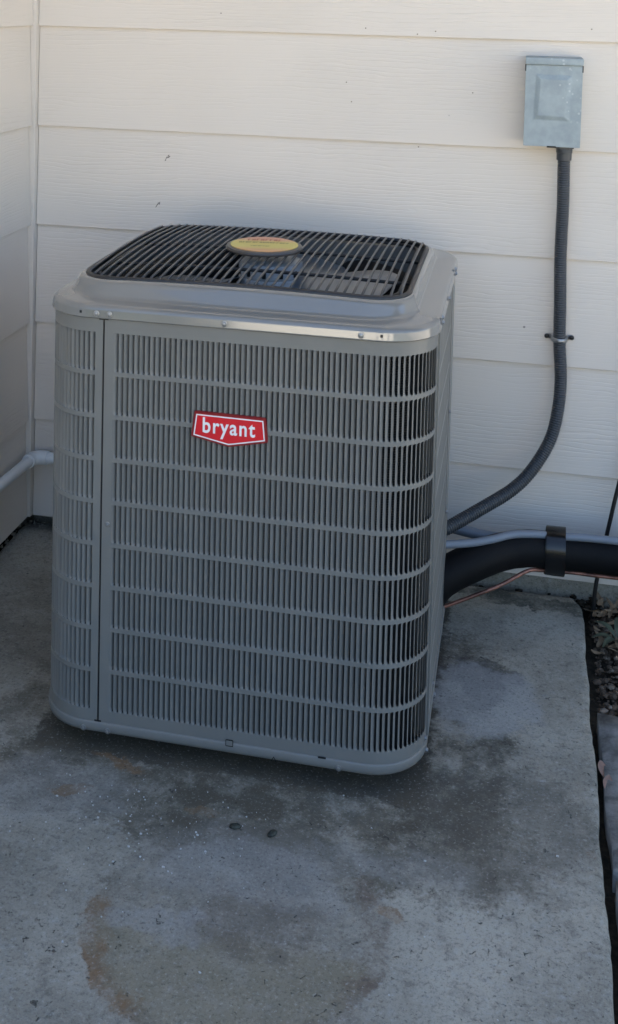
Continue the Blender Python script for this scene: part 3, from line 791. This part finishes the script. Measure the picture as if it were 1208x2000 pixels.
# cover with raised panel
def cover():
    x0, x1, z0, z1 = 1.2335, 1.3595, 1.0765, 1.2625; y = -.0855; yf = -.0885
    vs = [(x0, y, z0), (x1, y, z0), (x1, y, z1), (x0, y, z1), (x0, yf, z0), (x1, yf, z0), (x1, yf, z1), (x0, yf, z1)]
    a = [(1.2535, 1.138), (1.334, 1.136), (1.338, 1.2405), (1.257, 1.2415)]       # foot of the raised field
    b = [(1.2635, 1.1480), (1.3220, 1.1460), (1.3260, 1.2290), (1.2675, 1.2300)]
    vs += [(p[0], yf, p[1]) for p in a] + [(p[0], yf - .0052, p[1]) for p in b]
    fs = [(0, 4, 7, 3), (1, 2, 6, 5), (0, 1, 5, 4), (3, 7, 6, 2), (4, 5, 9, 8), (5, 6, 10, 9), (6, 7, 11, 10), (7, 4, 8, 11), (8, 9, 13, 12), (9, 10, 14, 13), (10, 11, 15, 14), (11, 8, 12, 15), (12, 13, 14, 15)]
    m = mesh_py('cover', vs, fs, False, M_box)
    bm = bmesh.new(); bm.from_mesh(m); bmesh.ops.bevel(bm, geom=[e for e in bm.edges if e.is_manifold and e.calc_face_angle(0) > .2], offset=.0009, segments=2, affect='EDGES'); bm.to_mesh(m); bm.free()
    return link('cover', m, bx)
cover()
mb = MB(); mb.box((1.2325, -.0935, 1.2632), (1.3610, .010, 1.2790), .0022); mb.obj('hood', M_box, bx, angle=40)
for x in (1.2332, 1.3598): mb = MB(); mb.box((x - .0012, -.0895, 1.248), (x + .0012, -.08, 1.2628)); mb.obj('side_gap', M_inside, bx)
mb = MB(); mb.box((1.286, -.0892, 1.0745), (1.306, -.083, 1.0785)); mb.obj('hasp_tab', M_inside, bx)

# flexible conduit
cw_ = thing('conduit', 'ribbed dark grey flexible conduit curving from the electrical box down to the air conditioner', 'conduit')
cp_ = [(1.3265, -.050, 1.045), (1.3285, -.040, .935), (1.3275, -.033, .815), (1.3310, -.028, .694), (1.3325, -.027, .615), (1.3385, -.030, .524), (1.3345, -.040, .455), (1.3190, -.058, .388), (1.2800, -.088, .324), (1.2350, -.120, .2835), (1.1660, -.170, .251), (1.0900, -.225, .2185)]
path = catmull(cp_, 40)
# resample evenly
def resample(P, d):
    out = [P[0]]; acc = 0
    for a, b in zip(P, P[1:]):
        L = (b - a).length; t = d - acc
        while t <= L: out.append(a + (b - a) * (t / L)); t += d
        acc = (acc + L) % d
    return out
ph = resample(path, .0014)
mb = MB(); mb.tube(ph, [.0141 + .0012 * math.sin(i * 2 * math.pi / 4) for i in range(len(ph))], 14); mb.obj('tube', M_conduit, cw_, smooth=True)
mb = MB(); mb.lathe([(.0, .030), (.0165, .030), (.0185, .026), (.0185, .017), (.0172, .016), (.0172, .0)], 16, (1.3265, -.050, 1.043), cap=False); mb.obj('connector', M_conduit, cw_, angle=30)
mb = MB(); mb.lathe([(.0215, .0), (.0215, .008)], 6, (1.3265, -.050, 1.0695)); mb.obj('lock_nut', M_conduit, cw_, angle=30)
st = thing('pipe_strap', 'small grey metal strap screwed over the conduit halfway down the wall', 'strap')
mb = MB(); arc = []
for k in range(13):
    a = math.pi * k / 12; arc.append(Vector((1.3325 - math.cos(a) * .0185, -.012 - math.sin(a) * .032, .617)))
arc = [Vector((1.303, -.0015, .617)), Vector((1.313, -.003, .617))] + arc + [Vector((1.352, -.003, .617)), Vector((1.362, -.0015, .617))]
vs = []; fs = []
for i, p in enumerate(arc):
    for dz in (-.0055, .0055): vs.append((p.x, p.y, p.z + dz))
for i in range(len(arc) - 1): a = i * 2; fs.append((a, a + 2, a + 3, a + 1))
o = link('strap_band', mesh_py('strap_band', vs, fs, True, M_zinc), st); md = o.modifiers.new('thickness', 'SOLIDIFY'); md.thickness = .0015; md.offset = 0
for x in (1.3035, 1.3615):
    mb = MB(); mb.lathe([(.0055, 0), (.0055, .003), (.003, .0048)], 12); o = mb.obj('screw', M_cable, st, angle=40); o.location = (x, -.002, .617); o.rotation_euler = (R(90), 0, 0)

# refrigerant lines
ls = thing('insulated_pipe', 'thick black foam insulated pipe leaving the right side of the air conditioner', 'pipe')
lp = catmull([(1.06, -.27, .088), (1.093, -.255, .124), (1.165, -.215, .153), (1.220, -.175, .162), (1.277, -.150, .1645), (1.335, -.137, .160), (1.41, -.13, .159), (1.50, -.13, .160), (1.70, -.13, .162), (2.2, -.13, .165)], 8)
mb = MB(); mb.tube(lp, [.0405 + .0008 * mnoise.noise((i * .4, 0, 0)) for i in range(len(lp))], 24); mb.obj('foam_sleeve', M_foam, ls, smooth=True)
cl = MB(); pth = catmull([(1.06, -.255, .043), (1.092, -.252, .054), (1.166, -.235, .084), (1.221, -.215, .105), (1.275, -.185, .128), (1.305, -.165, .124), (1.335, -.152, .119), (1.375, -.146, .1185), (1.46, -.143, .117), (1.7, -.14, .119), (2.2, -.14, .12)], 8)
cl.tube(pth, .0044, 10); tag(cl.obj('copper_pipe', M_copper, smooth=True), 'thin bare copper pipe bending out below the black insulated pipe', 'pipe')
tb = MB(); tb.tube(catmull([(1.06, -0.245, 0.19), (1.092, -0.245, 0.194), (1.15, -0.228, 0.197), (1.195, -0.208, 0.2015), (1.24, -0.182, 0.2065), (1.29, -0.163, 0.2048), (1.335, -0.152, 0.2012), (1.41, -0.146, 0.2025), (1.5, -0.145, 0.203), (1.8, -0.145, 0.206), (2.2, -0.145, 0.209)], 8), .0088, 12)
tag(tb.obj('plastic_tube', M_tube, smooth=True), 'white plastic tube lying on top of the black insulated pipe', 'tube')
t2 = MB(); t2.tube(catmull([(1.00, -.13, .20), (1.10, -.125, .182), (1.17, -.125, .172), (1.25, -.12, .166), (1.35, -.112, .163), (1.5, -.1, .16), (2.0, -.09, .16)], 8), .0125, 12)
tag(t2.obj('plastic_tube', M_tube, smooth=True), 'second pale tube close to the wall, mostly hidden behind the black insulated pipe', 'tube')
tape = thing('tape_wrap', 'band of shiny black tape binding the black insulated pipe, white tube and copper pipe', 'tape')
def tape_part(x0, x1, name, grow_):
    N = 28; vs = []; fs = []; xs = [x0, x0 + .0015, (x0 + x1) / 2, x1 - .0015, x1]; g_ = [0, .0004, .0002, .0004, 0]
    for x, q in zip(xs, g_):
        for k in range(N):
            a = 2 * math.pi * k / N; cy, cz = -.1395, .1612; ry, rz = .0434 + grow_ + q, .0525 + grow_ + q
            ca, sa = math.cos(a), math.sin(a); e = 2 / 2.1
            y = cy + math.copysign(abs(ca) ** e, ca) * ry; z = cz + math.copysign(abs(sa) ** e, sa) * rz
            rr_ = .0012 * mnoise.noise((a * 3, x * 40, grow_ * 900)); vs.append((x + .001 * sa + .001 * math.sin(a * 2 + grow_ * 300), y + rr_, z + rr_))
    for j in range(4):
        for k in range(N): a = j * N + k; b = j * N + (k + 1) % N; fs.append((a, b, b + N, a + N))
    return link(name, mesh_py(name, vs, fs, True, M_tape), tape)
tape_part(1.313, 1.357, 'tape_layer', 0); tape_part(1.3145, 1.3575, 'tape_layer', .0012)
wc = MB(); wc.tube(catmull([(1.56, -.012, .75), (1.525, -.014, .52), (1.497, -.018, .36), (1.479, -.024, .284), (1.4565, -.030, .165), (1.443, -.036, .09), (1.434, -.040, .03), (1.43, -.042, -.06)], 8), .0048, 8)
tag(wc.obj('black_cable', M_cable, smooth=True), 'thin black cable running down the wall behind the pipes at the right edge', 'cable')

# white drain pipe in the left corner
dp = thing('drain_pipe', 'white plastic drain pipe with an elbow in the left corner behind the air conditioner', 'pipe')
mb = MB(); mb.tube([(.067, -.032, .2005), (.30, -.032, .2005), (.42, -.032, .2005)], .0135, 16); mb.obj('pipe_run', M_pvc, dp, angle=40)
mb = MB(); mb.tube([(.023, -.064, .2005), (.023, -.35, .2100), (.023, -1.3, .235)], .0135, 16); mb.obj('pipe_run', M_pvc, dp, angle=40)
el = [Vector((.062, -.032, .2005)), Vector((.052, -.032, .2005))] + [Vector((.050 - .027 * math.sin(a), -.032 - .027 * (1 - math.cos(a)), .2005)) for a in [math.pi / 2 * k / 8 for k in range(9)]] + [Vector((.023, -.068, .2007))]
mb = MB(); mb.tube(el, .0178, 18); mb.obj('elbow', M_pvc, dp, angle=40)
mb = MB(); mb.tube([(.062, -.032, .2005), (.074, -.032, .2005)], .0150, 18); mb.obj('coupling', M_pvc, dp, angle=40)

# ================================================================== SMALL THINGS
def lumps(name, mat, pts, seg=1):
    V = []; F = []
    base = bmesh.new(); bmesh.ops.create_icosphere(base, subdivisions=seg, radius=1); base.verts.index_update()
    bv = [v.co.copy() for v in base.verts]; bf = [[v.index for v in f.verts] for f in base.faces]; base.free()
    for (x, y, z, s) in pts:
        o = len(V); sx, sy, sz = s * random.uniform(.7, 1.4), s * random.uniform(.7, 1.4), s * random.uniform(.5, .9); a = random.uniform(0, 6.28)
        for v in bv:
            q = v * random.uniform(.75, 1.15); qx, qy = q.x * sx, q.y * sy
            V.append((x + qx * math.cos(a) - qy * math.sin(a), y + qx * math.sin(a) + qy * math.cos(a), z + q.z * sz))
        F += [[i + o for i in f] for f in bf]
    o = link(name, mesh_py(name, V, F, False, mat)); o['kind'] = 'stuff'; return o
pts = []
for i in range(2600):
    x, y = random.uniform(1.425, 1.75), random.uniform(-.46, .02); pts.append((x, y, -.058 + random.uniform(0, .03) , random.choice([.003, .004, .005, .007, .009])))
lumps('gravel', M_gravel, pts)
pts = [(random.uniform(.0, .42), random.uniform(-.03, .02), random.uniform(-.045, -.012), random.uniform(.003, .009)) for _ in range(260)]
pts += [(random.uniform(-.02, .028), random.uniform(-.7, .0), random.uniform(-.045, -.01), random.uniform(.003, .008)) for _ in range(320)]
pts += [(random.uniform(1.0, 1.45), random.uniform(-.022, .02), random.uniform(-.045, -.014), random.uniform(.003, .009)) for _ in range(260)]
pts += [(1.4064 + .0072 * y + random.uniform(.002, .026), y, random.uniform(-.072, -.05), random.uniform(.002, .006)) for y in [random.uniform(-1.4, -.05) for _ in range(420)]]
lumps('debris', M_dirt, pts)
pts = [(-.026 + abs(random.gauss(0, .016)), random.uniform(-.5, .03), random.uniform(-.004, .003), random.choice([.0015, .002, .003, .0045])) for _ in range(170)] + [(random.uniform(-.02, .3), .035 - abs(random.gauss(0, .016)), random.uniform(-.004, .002), random.choice([.0015, .002, .003, .0045])) for _ in range(130)]
lumps('crumbs', M_conc, pts)
V = []; F = []
for i in range(130):
    if random.random() < .75: x, y = random.gauss(.64, .11), random.gauss(-1.0, .07)
    else: x, y = random.uniform(.4, 1.38), random.uniform(-1.4, -.5)
    if x > 1.37 or (X0 < x < X1 and y > Y0): continue
    s = random.choice([.0007, .0009, .0011, .0015, .0024]); a = random.uniform(0, 6.28); o = len(V)
    pl = [(s * math.cos(a + b + random.uniform(-.4, .4)), s * .7 * math.sin(a + b)) for b in (0, 1.5, 3.1, 4.6)]
    z = .0012
    V += [(x + p[0], y + p[1], z + random.uniform(0, .0007)) for p in pl] + [(x + p[0], y + p[1], -.0005) for p in pl]
    F += [(o, o + 1, o + 2, o + 3)] + [(o + k, o + 4 + k, o + 4 + (k + 1) % 4, o + (k + 1) % 4) for k in range(4)]
o = link('paint_flakes', mesh_py('paint_flakes', V, F, False, M_flake)); o['kind'] = 'stuff'
for (x, y, lab, rz) in ((.796, -.973, 'small dark flattened seed husk on the slab, left one of two', .2), (.860, -.975, 'small dark cracked seed husk on the slab, right one of two', 1.0)):
    bm = bmesh.new(); bmesh.ops.create_icosphere(bm, subdivisions=2, radius=1)
    for v in bm.verts:
        k = 1 + .25 * mnoise.noise(v.co * 2.5 + Vector((x * 50, 0, 0))); v.co = Vector((v.co.x * .0105 * k, v.co.y * .0068 * k, max(-.001, v.co.z * .0045 * k)))
    m = bpy.data.meshes.new('seed_husk'); bm.to_mesh(m); bm.free(); m.materials.append(M_husk); m.polygons.foreach_set('use_smooth', [True] * len(m.polygons))
    o = link('seed_husk', m); o.location = (x, y, .0012); o.rotation_euler = (0, 0, rz); tag(o, lab, 'husk')
def leaf_mesh(name, L, W, curl, mat, seed):
    rnd = random.Random(seed); V = []; F = []; n = 7
    for i in range(n + 1):
        t = i / n; wd = W * math.sin(math.pi * min(1, t * .93 + .05)) ** .8
        for k, u in enumerate((-1, 0, 1)):
            V.append(((t - .5) * L, u * wd * .5, curl * L * ((t - .5) ** 2) * 2 + abs(u) * wd * .22 + rnd.uniform(-1, 1) * .0006))
    for i in range(n):
        for k in range(2): a = i * 3 + k; F.append((a, a + 1, a + 4, a + 3))
    return mesh_py(name, V, F, True, mat)
LM = [leaf_mesh('dry_leaf', L, W, c_, M_leaf, i) for i, (L, W, c_) in enumerate(((.046, .011, .25), (.036, .013, .35), (.054, .010, .15), (.030, .012, .5)))]
spots = [(1.425, -.075, -.002, 145, 0), (1.437, -.13, -.018, 120, 1), (1.455, -.05, -.018, 20, 2), (1.475, -.09, -.015, 10, 0), (1.49, -.13, -.012, 40, 2), (1.46, -.16, -.02, 75, 1), (1.48, -.03, -.016, 100, 3), (1.50, -.06, -.01, 70, 0), (1.45, -.10, -.02, -30, 3), (1.515, -.10, -.008, 15, 2), (1.47, -.14, -.014, 160, 3), (1.52, -.15, -.012, 95, 1), (1.49, .0, -.012, 60, 2), (1.53, -.02, -.012, 130, 0), (1.44, -.035, -.024, 55, 0), (1.505, -.035, -.004, -40, 1)]
rs2 = random.Random(5)
spots += [(rs2.uniform(1.43, 1.56), rs2.uniform(-.30, .01), rs2.uniform(-.02, -.005), rs2.uniform(0, 360), rs2.randrange(4)) for _ in range(34)]
for i, (x, y, z, a, k) in enumerate(spots):
    o = link('dry_leaf', LM[k]); o.location = (x, y, z); o.rotation_euler = (R(random.uniform(-18, 18)), R(random.uniform(-22, 22)), R(a))
    tag(o, 'dry brown leaf among the litter in the gravel bed by the wall', 'leaf', 'dry leaves in the gravel bed')
pm = leaf_mesh('dry_leaf', .040, .017, .1, M_leafp, 31)
for x, y, a, lab in ((1.4150, -.640, 95, 'pale pinkish leaf stuck in the joint beside the slab, upper of two'), (1.4220, -.680, 80, 'pale pinkish leaf stuck in the joint beside the slab, lower of two')):
    o = link('dry_leaf', pm); o.location = (x, y, -.014); o.rotation_euler = (R(12), R(-8), R(a)); tag(o, lab, 'leaf')
pl_ = thing('small_plant', 'small plant with narrow green leaves growing in the gravel at the right edge', 'plant', loc=(1.478, -.185, -.03))
gm = leaf_mesh('leaf', .055, .017, -.35, M_leafg, 77)
for k, (a, tilt) in enumerate(((-170, 12), (-130, 6), (-70, 10), (-20, 14), (30, 22), (90, 28), (150, 20))):
    o = link('leaf', gm, pl_); d = Vector((math.cos(R(a)), math.sin(R(a)), 0)); o.location = d * .030 + Vector((0, 0, .034 + .002 * k)); o.rotation_euler = (0, R(-tilt), R(a))
mb = MB(); mb.tube([(0, 0, -.01), (.001, 0, .02), (0, 0, .038)], [.003, .0025, .002], 8); mb.obj('stem', M_leafg, pl_, smooth=True)
